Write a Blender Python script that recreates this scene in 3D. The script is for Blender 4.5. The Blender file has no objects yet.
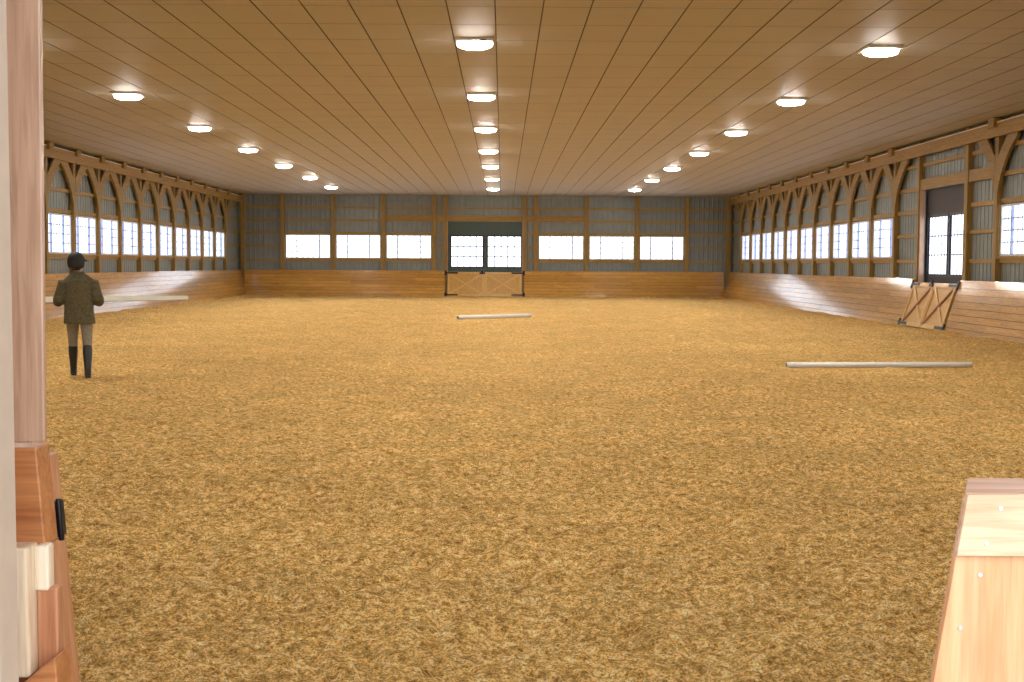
import bpy, bmesh, math, random
import numpy as np
from mathutils import Vector, Matrix
random.seed(7)
S = bpy.context.scene
COL = S.collection
PI = math.pi

# ------------------------------------------------------------------ dimensions (metres)
H = 1.6                       # eye height
XL, XR, YF = -12.70, 11.08, 61.0
CEIL = 4.87
YN = 2.85                     # inner face of the near end wall
KZ = 1.235                    # top of the kickboards
LT, LB = -12.48, -12.20       # left kickboard top / bottom
RT, RB = 10.86, 10.46
FT, FB = 60.70, 60.42
BAYL = [57.86 - 2.272 * k for k in range(11)]      # side wall posts
BAYR = [58.55 - 2.30 * k for k in range(11)]

# ------------------------------------------------------------------ materials
def new_mat(name):
    m = bpy.data.materials.new(name); m.use_nodes = True
    nt = m.node_tree
    return m, nt, nt.nodes['Principled BSDF']

def N(nt, typ, **kw):
    n = nt.nodes.new(typ)
    for k, v in kw.items():
        if k == 'inp':
            for kk, vv in v.items(): n.inputs[kk].default_value = vv
        else: setattr(n, k, v)
    return n

def ramp(nt, stops):
    r = nt.nodes.new('ShaderNodeValToRGB')
    e = r.color_ramp.elements
    while len(e) < len(stops): e.new(0.5)
    for el, (p, c) in zip(e, stops):
        el.position = p; el.color = (*c, 1)
    return r

def mixc(nt, blend, fac, a, b):
    n = nt.nodes.new('ShaderNodeMix'); n.data_type = 'RGBA'; n.blend_type = blend
    for sock, v in ((n.inputs[0], fac), (n.inputs[6], a), (n.inputs[7], b)):
        if hasattr(v, 'is_linked'): nt.links.new(v, sock)
        elif isinstance(v, tuple): sock.default_value = (*v, 1) if len(v) == 3 else v
        else: sock.default_value = v
    return n.outputs[2]

def wood(name, dark, light, axis='Z', rough=0.5, spec=0.5, board=None, knots=0.5, grain=1.0, coat=0.0, bump=0.15):
    """grain runs along axis; board=(across_axis, board_width, board_length) shifts tone from board to board"""
    m, nt, b = new_mat(name)
    L = nt.links.new
    tc = N(nt, 'ShaderNodeTexCoord'); oi = N(nt, 'ShaderNodeObjectInfo')
    off = N(nt, 'ShaderNodeVectorMath', operation='SCALE'); 
    cmb = N(nt, 'ShaderNodeCombineXYZ'); L(oi.outputs['Random'], cmb.inputs[0]); L(oi.outputs['Random'], cmb.inputs[1]); L(oi.outputs['Random'], cmb.inputs[2])
    L(cmb.outputs[0], off.inputs[0]); off.inputs['Scale'].default_value = 37.0
    add = N(nt, 'ShaderNodeVectorMath', operation='ADD'); L(tc.outputs['Object'], add.inputs[0]); L(off.outputs[0], add.inputs[1])
    mp = N(nt, 'ShaderNodeMapping')
    sc = [9.0 * grain] * 3; sc['XYZ'.index(axis)] = 0.55 * grain
    mp.inputs['Scale'].default_value = sc
    L(add.outputs[0], mp.inputs['Vector'])
    n1 = N(nt, 'ShaderNodeTexNoise', inp={'Scale': 2.0, 'Detail': 6.0, 'Roughness': 0.65, 'Distortion': 0.8}); L(mp.outputs[0], n1.inputs['Vector'])
    wv = N(nt, 'ShaderNodeTexNoise', inp={'Scale': 9.0, 'Detail': 2.0, 'Distortion': 0.4}); L(mp.outputs[0], wv.inputs['Vector'])
    r1 = ramp(nt, [(0.28, dark), (0.72, light)]); L(n1.outputs['Fac'], r1.inputs[0])
    c = mixc(nt, 'MULTIPLY', 0.35, r1.outputs[0], (1, 1, 1))
    r2 = ramp(nt, [(0.35, (0.62, 0.55, 0.48)), (0.6, (1, 1, 1))]); L(wv.outputs['Fac'], r2.inputs[0])
    c = mixc(nt, 'MULTIPLY', 0.55, c, r2.outputs[0])
    if knots:
        mk = N(nt, 'ShaderNodeMapping'); ks = [5.0] * 3; ks['XYZ'.index(axis)] = 1.3; mk.inputs['Scale'].default_value = ks
        L(add.outputs[0], mk.inputs['Vector'])
        vo = N(nt, 'ShaderNodeTexVoronoi', inp={'Scale': 1.0}); L(mk.outputs[0], vo.inputs['Vector'])
        rk = ramp(nt, [(0.03, (0.25, 0.13, 0.06)), (0.13, (1, 1, 1))]); L(vo.outputs['Distance'], rk.inputs[0])
        c = mixc(nt, 'MULTIPLY', knots, c, rk.outputs[0])
    if board:
        ax, bw, bl = board
        sep = N(nt, 'ShaderNodeSeparateXYZ'); L(tc.outputs['Object'], sep.inputs[0])
        d1 = N(nt, 'ShaderNodeMath', operation='DIVIDE'); L(sep.outputs['XYZ'.index(ax)], d1.inputs[0]); d1.inputs[1].default_value = bw
        f1 = N(nt, 'ShaderNodeMath', operation='FLOOR'); L(d1.outputs[0], f1.inputs[0])
        ml = N(nt, 'ShaderNodeMath', operation='MULTIPLY_ADD'); L(f1.outputs[0], ml.inputs[0]); ml.inputs[1].default_value = 1.37
        d2 = N(nt, 'ShaderNodeMath', operation='DIVIDE'); L(sep.outputs['XYZ'.index(axis)], d2.inputs[0]); d2.inputs[1].default_value = bl
        L(d2.outputs[0], ml.inputs[2])
        f2 = N(nt, 'ShaderNodeMath', operation='FLOOR'); L(ml.outputs[0], f2.inputs[0])
        cb = N(nt, 'ShaderNodeCombineXYZ'); L(f1.outputs[0], cb.inputs[0]); L(f2.outputs[0], cb.inputs[1])
        wn = N(nt, 'ShaderNodeTexWhiteNoise', noise_dimensions='2D'); L(cb.outputs[0], wn.inputs['Vector'])
        rb = ramp(nt, [(0.0, (0.72, 0.68, 0.62)), (1.0, (1.12, 1.1, 1.08))]); L(wn.outputs['Value'], rb.inputs[0])
        c = mixc(nt, 'MULTIPLY', 0.8, c, rb.outputs[0])
    L(c, b.inputs['Base Color'])
    b.inputs['Roughness'].default_value = rough
    b.inputs['Specular IOR Level'].default_value = spec
    if coat:
        b.inputs['Coat Weight'].default_value = coat; b.inputs['Coat Roughness'].default_value = 0.13
    bp = N(nt, 'ShaderNodeBump', inp={'Strength': bump, 'Distance': 0.01}); L(n1.outputs['Fac'], bp.inputs['Height']); L(bp.outputs[0], b.inputs['Normal'])
    return m

def plain(name, col, rough=0.5, metal=0.0, var=0.12, scale=14.0, spec=0.5, bump=0.0, emit=None):
    m, nt, b = new_mat(name); L = nt.links.new
    tc = N(nt, 'ShaderNodeTexCoord')
    n = N(nt, 'ShaderNodeTexNoise', inp={'Scale': scale, 'Detail': 4.0}); L(tc.outputs['Object'], n.inputs['Vector'])
    lo = tuple(c * (1 - var) for c in col); hi = tuple(min(1, c * (1 + var)) for c in col)
    r = ramp(nt, [(0.3, lo), (0.7, hi)]); L(n.outputs['Fac'], r.inputs[0]); L(r.outputs[0], b.inputs['Base Color'])
    b.inputs['Roughness'].default_value = rough; b.inputs['Metallic'].default_value = metal
    b.inputs['Specular IOR Level'].default_value = spec
    if bump:
        bp = N(nt, 'ShaderNodeBump', inp={'Strength': bump, 'Distance': 0.01}); L(n.outputs['Fac'], bp.inputs['Height']); L(bp.outputs[0], b.inputs['Normal'])
    if emit:
        b.inputs['Emission Color'].default_value = (*emit[0], 1); b.inputs['Emission Strength'].default_value = emit[1]
    return m

def glass_mat():
    m, nt, b = new_mat('window_glass'); L = nt.links.new
    nt.nodes.remove(b)
    t = N(nt, 'ShaderNodeBsdfTransparent'); t.inputs[0].default_value = (0.96, 0.98, 1.0, 1)
    g = N(nt, 'ShaderNodeBsdfGlossy'); g.inputs['Roughness'].default_value = 0.05
    fr = N(nt, 'ShaderNodeFresnel'); fr.inputs[0].default_value = 1.45
    mx = N(nt, 'ShaderNodeMixShader'); geo = N(nt, 'ShaderNodeNewGeometry'); inv = N(nt, 'ShaderNodeMath', operation='SUBTRACT'); inv.inputs[0].default_value = 1.0; L(geo.outputs['Backfacing'], inv.inputs[1])
    fm = N(nt, 'ShaderNodeMath', operation='MULTIPLY'); L(fr.outputs[0], fm.inputs[0]); L(inv.outputs[0], fm.inputs[1]); L(fm.outputs[0], mx.inputs[0]); L(t.outputs[0], mx.inputs[1]); L(g.outputs[0], mx.inputs[2])
    L(mx.outputs[0], nt.nodes['Material Output'].inputs[0])
    return m

def sand_mat():
    m, nt, b = new_mat('arena_sand'); L = nt.links.new
    tc = N(nt, 'ShaderNodeTexCoord')
    def noise(scale, detail, rough=0.6, dist=0.0, stretch=None):
        n = N(nt, 'ShaderNodeTexNoise', inp={'Scale': scale, 'Detail': detail, 'Roughness': rough, 'Distortion': dist})
        if stretch:
            mp = N(nt, 'ShaderNodeMapping'); mp.inputs['Scale'].default_value = stretch; L(tc.outputs['Object'], mp.inputs['Vector']); L(mp.outputs[0], n.inputs['Vector'])
        else: L(tc.outputs['Object'], n.inputs['Vector'])
        return n
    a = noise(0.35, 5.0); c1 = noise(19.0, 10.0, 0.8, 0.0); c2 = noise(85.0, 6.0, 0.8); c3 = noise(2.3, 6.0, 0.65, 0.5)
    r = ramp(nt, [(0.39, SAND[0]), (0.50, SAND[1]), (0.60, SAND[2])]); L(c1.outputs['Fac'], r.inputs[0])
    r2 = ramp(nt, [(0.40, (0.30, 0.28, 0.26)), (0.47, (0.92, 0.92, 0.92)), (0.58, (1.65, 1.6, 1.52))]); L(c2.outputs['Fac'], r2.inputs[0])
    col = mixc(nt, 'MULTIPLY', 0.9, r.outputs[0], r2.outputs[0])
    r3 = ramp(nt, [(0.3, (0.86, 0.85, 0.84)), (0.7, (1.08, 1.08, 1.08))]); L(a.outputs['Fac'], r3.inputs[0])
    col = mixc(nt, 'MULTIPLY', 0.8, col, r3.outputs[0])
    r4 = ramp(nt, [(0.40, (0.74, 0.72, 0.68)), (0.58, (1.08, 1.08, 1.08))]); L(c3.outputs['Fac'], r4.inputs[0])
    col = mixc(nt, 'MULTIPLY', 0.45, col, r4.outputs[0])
    L(col, b.inputs['Base Color'])
    b.inputs['Roughness'].default_value = 0.95; b.inputs['Specular IOR Level'].default_value = 0.1
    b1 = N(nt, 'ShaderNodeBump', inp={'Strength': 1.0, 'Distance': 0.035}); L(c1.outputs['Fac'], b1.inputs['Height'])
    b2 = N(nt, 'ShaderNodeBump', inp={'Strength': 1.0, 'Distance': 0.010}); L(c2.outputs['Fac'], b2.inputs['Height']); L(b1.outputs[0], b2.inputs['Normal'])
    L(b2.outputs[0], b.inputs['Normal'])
    return m
SAND = ((0.36, 0.182, 0.05), (0.77, 0.486, 0.150), (1.0, 0.79, 0.42))

M = {}
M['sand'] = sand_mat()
M['post'] = wood('post_timber', (0.235, 0.148, 0.04), (0.385, 0.26, 0.075), 'Z', 0.55)
M['brace'] = wood('brace_timber', (0.235, 0.148, 0.04), (0.385, 0.26, 0.075), 'Y', 0.55, knots=0.3)
M['girt_y'] = wood('girt_timber_lengthwise', (0.28, 0.175, 0.045), (0.44, 0.285, 0.08), 'Y', 0.55)
M['girt_x'] = wood('girt_timber_crosswise', (0.28, 0.175, 0.045), (0.44, 0.285, 0.08), 'X', 0.55)
M['kick_y'] = wood('kickboard_pine_lengthwise', (0.50, 0.265, 0.06), (0.76, 0.45, 0.115), 'Y', 0.34, board=('Z', 0.152, 4.9), coat=0.9, bump=0.04, spec=0.12)
M['kick_x'] = wood('kickboard_pine_crosswise', (0.50, 0.265, 0.06), (0.76, 0.45, 0.115), 'X', 0.34, board=('Z', 0.152, 4.9), coat=0.9, bump=0.04, spec=0.12)
M['gate'] = wood('gate_pine', (0.55, 0.31, 0.065), (0.73, 0.45, 0.115), 'Z', 0.4, coat=0.15)
M['gate_pale'] = wood('gate_pale_pine', (0.62, 0.37, 0.09), (0.82, 0.54, 0.17), 'Z', 0.35, coat=0.3)
M['brace_dark'] = wood('gate_brace_dark', (0.26, 0.12, 0.04), (0.40, 0.2, 0.08), 'Y', 0.5)
M['near_post'] = wood('near_post_pine', (0.56, 0.36, 0.25), (0.65, 0.45, 0.33), 'Z', 0.32, knots=0.15, coat=0.3, bump=0.05)
M['cream'] = plain('cream_paint', (0.66, 0.57, 0.48), 0.5, var=0.05)
M['near_gate'] = wood('near_gate_pine', (0.40, 0.14, 0.05), (0.66, 0.30, 0.12), 'X', 0.35, knots=0.2, coat=0.2)
M['near_gate_z'] = wood('near_gate_pine_upright', (0.46, 0.19, 0.09), (0.70, 0.38, 0.22), 'Z', 0.35, knots=0.2, coat=0.2)
M['pale_pine'] = wood('pale_cleat_pine', (0.86, 0.66, 0.42), (0.96, 0.88, 0.74), 'Z', 0.4, knots=0.0, grain=0.9)  # cleats, paler than the near boards around them
M['pale_pine_x'] = wood('pale_top_strip_pine', (0.66, 0.44, 0.26), (0.82, 0.64, 0.45), 'X', 0.4, knots=0.1, grain=0.8)
M['plywood'] = wood('orange_plywood', (0.62, 0.25, 0.09), (0.86, 0.58, 0.34), 'Z', 0.4, knots=0.35, grain=0.6)
M['red_cap'] = wood('reddish_cap_board', (0.52, 0.25, 0.15), (0.74, 0.50, 0.40), 'X', 0.4, knots=0.2)
M['steel'] = plain('galvanised_ribbed_steel', (0.22, 0.255, 0.26), 0.4, 0.3, var=0.08, scale=3.0)
M['ceiling'] = plain('white_ceiling_panel', (0.44, 0.41, 0.37), 0.55, var=0.03, scale=1.0, spec=0.25)
M['joint'] = plain('ceiling_joint_and_groove_shade', (0.10, 0.08, 0.06), 0.8)
M['vinyl'] = plain('white_vinyl', (0.72, 0.76, 0.84), 0.4, var=0.03)
M['muntin'] = plain('pale_blue_grey_window_grid', (0.30, 0.35, 0.58), 0.4, var=0.03)
M['slate'] = plain('dark_slate_green_paint', (0.05, 0.088, 0.09), 0.5, var=0.1)
M['slate_purple'] = plain('dark_slate_violet_paint', (0.045, 0.043, 0.055), 0.6, var=0.1)
M['door_frame'] = plain('black_sash', (0.025, 0.02, 0.03), 0.4)
M['iron'] = plain('black_iron', (0.015, 0.015, 0.018), 0.4, 0.6)
M['white_paint'] = plain('white_pole_paint', (0.90, 0.94, 0.98), 0.22, var=0.05)
M['pale_rail'] = plain('pale_greenish_white_paint', (0.74, 0.76, 0.62), 0.4, var=0.05)
M['pale_strip'] = plain('pale_beam_strip', (0.8, 0.72, 0.58), 0.4, var=0.05)
M['glass'] = glass_mat()
M['lens'] = plain('lamp_lens', (0.9, 0.9, 0.88), 0.3, emit=((1.0, 0.94, 0.84), 190.0))
M['rim'] = plain('lamp_lens_rim', (0.9, 0.9, 0.88), 0.3, emit=((1.0, 0.95, 0.88), 22.0))
M['housing'] = plain('white_lamp_housing', (0.8, 0.8, 0.78), 0.4, var=0.02)
M['soil'] = plain('packed_earth', (0.36, 0.29, 0.22), 0.9, scale=6.0, bump=0.4)
M['screw'] = plain('zinc_screw', (0.75, 0.78, 0.85), 0.3, 0.8)
M['skin'] = plain('skin', (0.55, 0.34, 0.25), 0.5, var=0.05)
M['jacket'] = plain('olive_brown_quilted_cloth', (0.105, 0.098, 0.060), 0.9, var=0.3, scale=30, bump=0.4)
M['breeches'] = plain('grey_tan_breeches', (0.25, 0.235, 0.20), 0.8, var=0.15, scale=30)
M['boot'] = plain('black_boot_leather', (0.014, 0.016, 0.02), 0.35)
M['helmet'] = plain('black_velvet_helmet', (0.012, 0.014, 0.02), 0.7)
M['hair'] = plain('dark_brown_hair', (0.05, 0.03, 0.02), 0.6)
M['eye'] = plain('eye', (0.03, 0.02, 0.02), 0.2)
M['stone'] = plain('gravel', (0.3, 0.28, 0.25), 0.9)

# ------------------------------------------------------------------ mesh builder
class MB:
    def __init__(s): s.v = []; s.f = []; s.m = []; s.mats = []; s.sm = []
    def add(s, vs, fs, mat=None, smooth=False):
        o = len(s.v); s.v += [tuple(v) for v in vs]
        if mat is not None and mat not in s.mats: s.mats.append(mat)
        mi = s.mats.index(mat) if mat is not None else 0
        for f in fs: s.f.append(tuple(i + o for i in f)); s.m.append(mi); s.sm.append(smooth)
    def box(s, lo, hi, mat=None, bev=0.0):
        (x0, y0, z0), (x1, y1, z1) = lo, hi
        s.hexa([(x0, y0, z0), (x1, y0, z0), (x1, y1, z0), (x0, y1, z0), (x0, y0, z1), (x1, y0, z1), (x1, y1, z1), (x0, y1, z1)], mat)
    def hexa(s, p, mat=None):
        s.add(p, [(3, 2, 1, 0), (4, 5, 6, 7), (0, 1, 5, 4), (1, 2, 6, 5), (2, 3, 7, 6), (3, 0, 4, 7)], mat)
    def prism(s, poly, axis, a, b, mat=None):
        """poly: list of 2D points in the two other axes, extruded from a to b along axis"""
        def P(q, t):
            return {'X': (t, q[0], q[1]), 'Y': (q[0], t, q[1]), 'Z': (q[0], q[1], t)}[axis]
        n = len(poly)
        vs = [P(q, a) for q in poly] + [P(q, b) for q in poly]
        fs = [tuple(range(n - 1, -1, -1)), tuple(range(n, 2 * n))] + [(i, (i + 1) % n, n + (i + 1) % n, n + i) for i in range(n)]
        s.add(vs, fs, mat)
    def bar(s, a, b, w, h, up=(0, 0, 1), mat=None):
        a, b = Vector(a), Vector(b); d = (b - a).normalized(); u = Vector(up)
        r = d.cross(u).normalized() * (w / 2); u2 = r.normalized().cross(d) * (h / 2)
        s.hexa([a - r - u2, a + r - u2, b + r - u2, b - r - u2, a - r + u2, a + r + u2, b + r + u2, b - r + u2], mat)
    def tube(s, pts, rad, n=14, mat=None, caps=True, flat=(1, 1)):
        pts = [Vector(p) for p in pts]
        if not hasattr(rad, '__len__'): rad = [rad] * len(pts)
        rings = []; ref = None
        for i, p in enumerate(pts):
            d = (pts[min(i + 1, len(pts) - 1)] - pts[max(i - 1, 0)]).normalized()
            if ref is None:
                ref = Vector((0, 0, 1)) if abs(d.z) < 0.9 else Vector((0, 1, 0))
            u = (ref - d * ref.dot(d)).normalized(); ref = u; w = d.cross(u)
            rings.append([p + (u * math.cos(2 * PI * k / n) * flat[0] + w * math.sin(2 * PI * k / n) * flat[1]) * rad[i] for k in range(n)])
        vs = [v for r in rings for v in r]; fs = []
        for i in range(len(pts) - 1):
            for k in range(n):
                fs.append((i * n + k, i * n + (k + 1) % n, (i + 1) * n + (k + 1) % n, (i + 1) * n + k))
        s.add(vs, fs, mat, True)
        if caps:
            o = len(s.v) - len(vs)
            s.f.append(tuple(o + k for k in range(n - 1, -1, -1))); s.m.append(s.m[-1]); s.sm.append(False)
            s.f.append(tuple(o + (len(pts) - 1) * n + k for k in range(n))); s.m.append(s.m[-1]); s.sm.append(False)
    def loft(s, rings, n=24, mat=None):
        """rings: (cx, cy, z, rx, ry)"""
        vs = []; fs = []
        for (cx, cy, z, rx, ry) in rings:
            for k in range(n):
                t = 2 * PI * k / n; vs.append((cx + rx * math.cos(t), cy + ry * math.sin(t), z))
        for i in range(len(rings) - 1):
            for k in range(n):
                fs.append((i * n + k, i * n + (k + 1) % n, (i + 1) * n + (k + 1) % n, (i + 1) * n + k))
        fs.append(tuple(range(n - 1, -1, -1))); fs.append(tuple((len(rings) - 1) * n + k for k in range(n)))
        s.add(vs, fs, mat, True)
    def ball(s, c, r, n=16, m=10, mat=None):
        if not hasattr(r, '__len__'): r = (r, r, r)
        rings = []
        for i in range(1, m):
            t = PI * i / m
            rings.append((c[0], c[1], c[2] - r[2] * math.cos(t), r[0] * math.sin(t), r[1] * math.sin(t)))
        s.loft(rings, n, mat)
    def build(s, name, mat=None, parent=None, matrix=None):
        me = bpy.data.meshes.new(name); me.from_pydata(s.v, [], s.f)
        for mm in (s.mats or [mat]): me.materials.append(mm)
        me.polygons.foreach_set('material_index', s.m); me.polygons.foreach_set('use_smooth', s.sm)
        if matrix is not None: me.transform(matrix)
        me.validate(); me.update()
        o = bpy.data.objects.new(name, me); COL.objects.link(o)
        if parent: o.parent = parent
        return o

def bev(o, w=0.006, seg=2):
    md = o.modifiers.new('soft edge', 'BEVEL'); md.width = w; md.segments = seg; md.limit_method = 'ANGLE'; md.angle_limit = math.radians(40)
    return o
def tag(o, label, cat, group=None, kind=None):
    if label: o['label'] = label
    if cat: o['category'] = cat
    if group: o['group'] = group
    if kind: o['kind'] = kind
    return o
def empty(name, loc=(0, 0, 0), rz=0):
    o = bpy.data.objects.new(name, None); o.location = loc; o.rotation_euler = (0, 0, rz); o.empty_display_size = 0.1
    COL.objects.link(o); return o
def copy_tree(o, parent=None):
    c = o.copy(); COL.objects.link(c)
    if parent: c.parent = parent
    for ch in list(o.children): copy_tree(ch, c)
    return c
ORD = ['first', 'second', 'third', 'fourth', 'fifth', 'sixth', 'seventh', 'eighth', 'ninth', 'tenth', 'eleventh', 'twelfth', 'thirteenth', 'fourteenth']

# ------------------------------------------------------------------ sand floor
def vnoise(x, y, seed):
    xi = np.floor(x).astype(np.int64); yi = np.floor(y).astype(np.int64)
    fx = x - xi; fy = y - yi
    fx = fx * fx * (3 - 2 * fx); fy = fy * fy * (3 - 2 * fy)
    def h(a, b):
        n = (a * 374761393 + b * 668265263 + seed * 974711) & 0xFFFFFFFF
        n = ((n ^ (n >> 13)) * 1274126177) & 0xFFFFFFFF
        return ((n ^ (n >> 16)) & 0xFFFF) / 65535.0
    a = h(xi, yi); b = h(xi + 1, yi); c = h(xi, yi + 1); d = h(xi + 1, yi + 1)
    return (a * (1 - fx) + b * fx) * (1 - fy) + (c * (1 - fx) + d * fx) * fy - 0.5
def sand_h(x, y):
    x = np.asarray(x, float); y = np.asarray(y, float)
    z = 0.030 * vnoise(x * 1.1, y * 1.1, 1) + 0.030 * vnoise(x * 3.1 + 5, y * 3.1, 2) + 0.042 * vnoise(x * 7.3, y * 7.3 + 3, 3) + 0.036 * vnoise(x * 15, y * 15, 4) + 0.020 * vnoise(x * 37, y * 37, 5)
    e = np.minimum(np.minimum(x - LB, RB - x), FB - y)      # sand pushed up against the kickboards
    z = z + 0.055 * np.exp(-np.clip(e, 0, 9) / 0.45) * (1 + 0.8 * vnoise(x * 0.9, y * 0.9, 9))
    return z
def build_floor():
    ys = [2.2]
    while ys[-1] < 60.5: ys.append(ys[-1] + min(0.4, max(0.016, 0.0007 * ys[-1] ** 2)))
    ys = np.array(ys); n = 400
    u = np.linspace(-1, 1, n)
    hw = np.clip(0.42 * ys + 0.6, 0, 13.5)
    lo = np.maximum(-hw, LB - 0.02); hi = np.minimum(hw, RB + 0.02)
    X = lo[:, None] + (hi - lo)[:, None] * (u[None, :] + 1) / 2
    X = np.concatenate([np.full((len(ys), 1), XL), X, np.full((len(ys), 1), XR)], 1)
    Y = np.repeat(ys[:, None], n + 2, 1)
    Z = sand_h(X, Y)
    co = np.stack([X, Y, Z], -1).reshape(-1, 3)
    R, Cn = X.shape
    i = np.arange(R - 1)[:, None] * Cn + np.arange(Cn - 1)[None, :]
    F = np.stack([i, i + 1, i + Cn + 1, i + Cn], -1).reshape(-1, 4)
    me = bpy.data.meshes.new('floor')
    me.vertices.add(len(co)); me.vertices.foreach_set('co', co.ravel())
    me.loops.add(F.size); me.loops.foreach_set('vertex_index', F.ravel().astype(np.int32))
    me.polygons.add(len(F)); me.polygons.foreach_set('loop_start', np.arange(0, F.size, 4, dtype=np.int32))
    me.polygons.foreach_set('use_smooth', np.ones(len(F), bool))
    me.update(calc_edges=True); me.materials.append(M['sand'])
    o = bpy.data.objects.new('floor', me); COL.objects.link(o)
    tag(o, 'raked golden brown sand footing of the riding arena', 'floor', kind='structure')
build_floor()
g = MB(); g.box((-30, -14, -0.25), (30, 2.25, -0.06)); tag(g.build('ground', M['soil']), 'packed earth outside the near doorway', 'ground', kind='structure')

# ------------------------------------------------------------------ ceiling
def build_ceiling():
    m = MB()
    m.box((XL - 0.2, YN - 0.3, CEIL + 0.012), (XR + 0.2, YF + 0.2, CEIL + 0.16), M['joint'])
    px = 0.612; k0 = math.floor((XL + 0.115) / px)
    xs = [max(XL - 0.1, min(XR + 0.1, -0.115 + px * k)) for k in range(k0, k0 + 42)]
    yy = [16.4 + 1.2192 * k for k in range(-12, 38)]
    yy = [y for y in yy if YN - 0.2 < y < YF + 0.1]; yy = [YN - 0.3] + yy + [YF + 0.15]
    for x0, x1 in zip(xs, xs[1:]):
        if x1 - x0 < 0.05: continue
        for y0, y1 in zip(yy, yy[1:]):
            a0, a1, b0, b1, c0, c1 = x0 + 0.009, x1 - 0.009, y0 + 0.006, y1 - 0.006, CEIL, CEIL + 0.014
            m.add([(a0, b0, c0), (a1, b0, c0), (a1, b1, c0), (a0, b1, c0)], [(3, 2, 1, 0)], M['ceiling'])
            m.add([(a0, b0, c0), (a1, b0, c0), (a1, b1, c0), (a0, b1, c0), (a0, b0, c1), (a1, b0, c1), (a1, b1, c1), (a0, b1, c1)], [(0, 1, 5, 4), (1, 2, 6, 5), (2, 3, 7, 6), (3, 0, 4, 7)], M['joint'])
    tag(m.build('ceiling'), 'flat white panelled ceiling with long dark seams', 'ceiling', kind='structure')
build_ceiling()

# ------------------------------------------------------------------ ribbed steel walls
RIB = 0.2286
def ribbed(m, a0, a1, z0, z1, P, phase=0.0):
    """vertical ribs from a0 to a1; P(a, depth, z) gives the 3D point (depth goes into the room)"""
    prof = []
    k = math.floor((a0 - phase) / RIB) - 1
    while True:
        c = phase + k * RIB
        if c > a1 + RIB: break
        prof += [(c - 0.045, 0), (c - 0.022, 0.019), (c + 0.022, 0.019), (c + 0.045, 0), (c + 0.095, 0), (c + 0.104, 0.005), (c + 0.125, 0.005), (c + 0.134, 0)]
        k += 1
    def ev(a):
        for (p, d), (q, e) in zip(prof, prof[1:]):
            if p <= a <= q: return d + (e - d) * (a - p) / max(1e-9, q - p)
        return 0
    pts = [(a0, ev(a0))] + [q for q in prof if a0 < q[0] < a1] + [(a1, ev(a1))]
    vs = [P(a, d, z0) for a, d in pts] + [P(a, d, z1) for a, d in pts]
    n = len(pts)
    m.add(vs, [(i, i + 1, n + i + 1, n + i) for i in range(n - 1)])
def wall(name, lo, hi, holes, P, label, backing):
    m = MB(); a = lo
    for (h0, h1, z0, z1) in sorted(holes):
        if h0 > a: ribbed(m, a, h0, -0.05, CEIL + 0.02, P)
        if z0 > -0.05: ribbed(m, h0, h1, -0.05, z0, P)
        ribbed(m, h0, h1, z1, CEIL + 0.02, P); a = h1
    ribbed(m, a, hi, -0.05, CEIL + 0.02, P)
    o = m.build(name, M['steel'])
    return tag(o, label, 'wall', kind='structure')

WZ0, WZ1 = 1.83, 2.96
win_l = [(BAYL[k + 1] + 0.12, BAYL[k] - 0.12) for k in range(10)]
win_r = [(BAYR[k + 1] + 0.12, BAYR[k] - 0.12) for k in range(10)]
right_extra = [(25.9 + 0.12, 28.2 - 0.12)]
far_posts = [-10.53, -8.12, -5.72, -3.29, -2.75, 1.02, 1.58, 4.0, 6.42, 8.8]
far_win = [(-10.53, -8.12), (-8.12, -5.72), (-5.72, -3.29), (1.58, 4.0), (4.0, 6.42), (6.42, 8.8)]
far_win = [(a + 0.13, b - 0.13) for a, b in far_win]
FD = (-2.64, 0.91, 1.10, 3.62)        # far doors
RD = (30.15, 33.32, 1.02, 3.60)       # right doors
PL = lambda a, d, z: (XL + d, a, z)
PR = lambda a, d, z: (XR - d, a, z)
PF = lambda a, d, z: (a, YF - d, z)
wall('wall_left', YN - 0.3, YF + 0.02, [(a, b, WZ0, WZ1) for a, b in win_l], PL, 'left wall of grey ribbed steel sheet above the kickboards', -1)
wall('wall_right', YN - 0.3, YF + 0.02, [(a, b, WZ0, WZ1) for a, b in win_r + right_extra] + [RD], PR, 'right wall of grey ribbed steel sheet above the kickboards', 1)
wall('wall_far', XL - 0.02, XR + 0.02, [(a, b, WZ0, WZ1) for a, b in far_win] + [FD], PF, 'far end wall of grey ribbed steel sheet', 1)
# near end wall round the doorway (behind and beside the view), opening enlarged to admit daylight
m = MB()
m.box((XL, YN - 0.16, -0.05), (-1.32, YN, CEIL)); m.box((2.4, YN - 0.16, -0.05), (XR, YN, CEIL)); m.box((-1.32, YN - 0.16, 3.6), (2.4, YN, CEIL))
tag(m.build('wall_near', M['near_post']), 'near end wall pierced by the open doorway', 'wall', kind='structure')

# unseen walls and roof added to cut the sky light at the doorway, open behind
m = MB(); m.box((-3.2, 0.6, -0.1), (-3.05, YN - 0.16, 3.8)); tag(m.build('wall_sky_block_left', M['near_post']), 'added left wall out of view, cutting sky light at the doorway', 'wall', kind='structure')
m = MB(); m.box((3.05, 0.6, -0.1), (3.2, YN - 0.16, 3.8)); tag(m.build('wall_sky_block_right', M['near_post']), 'added right wall out of view, cutting sky light at the doorway', 'wall', kind='structure')
m = MB(); m.box((-3.3, 0.6, 3.8), (3.3, YN - 0.16, 3.9)); tag(m.build('ceiling_sky_block', M['ceiling']), 'added roof out of view, cutting sky light at the doorway', 'ceiling', kind='structure')

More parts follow.
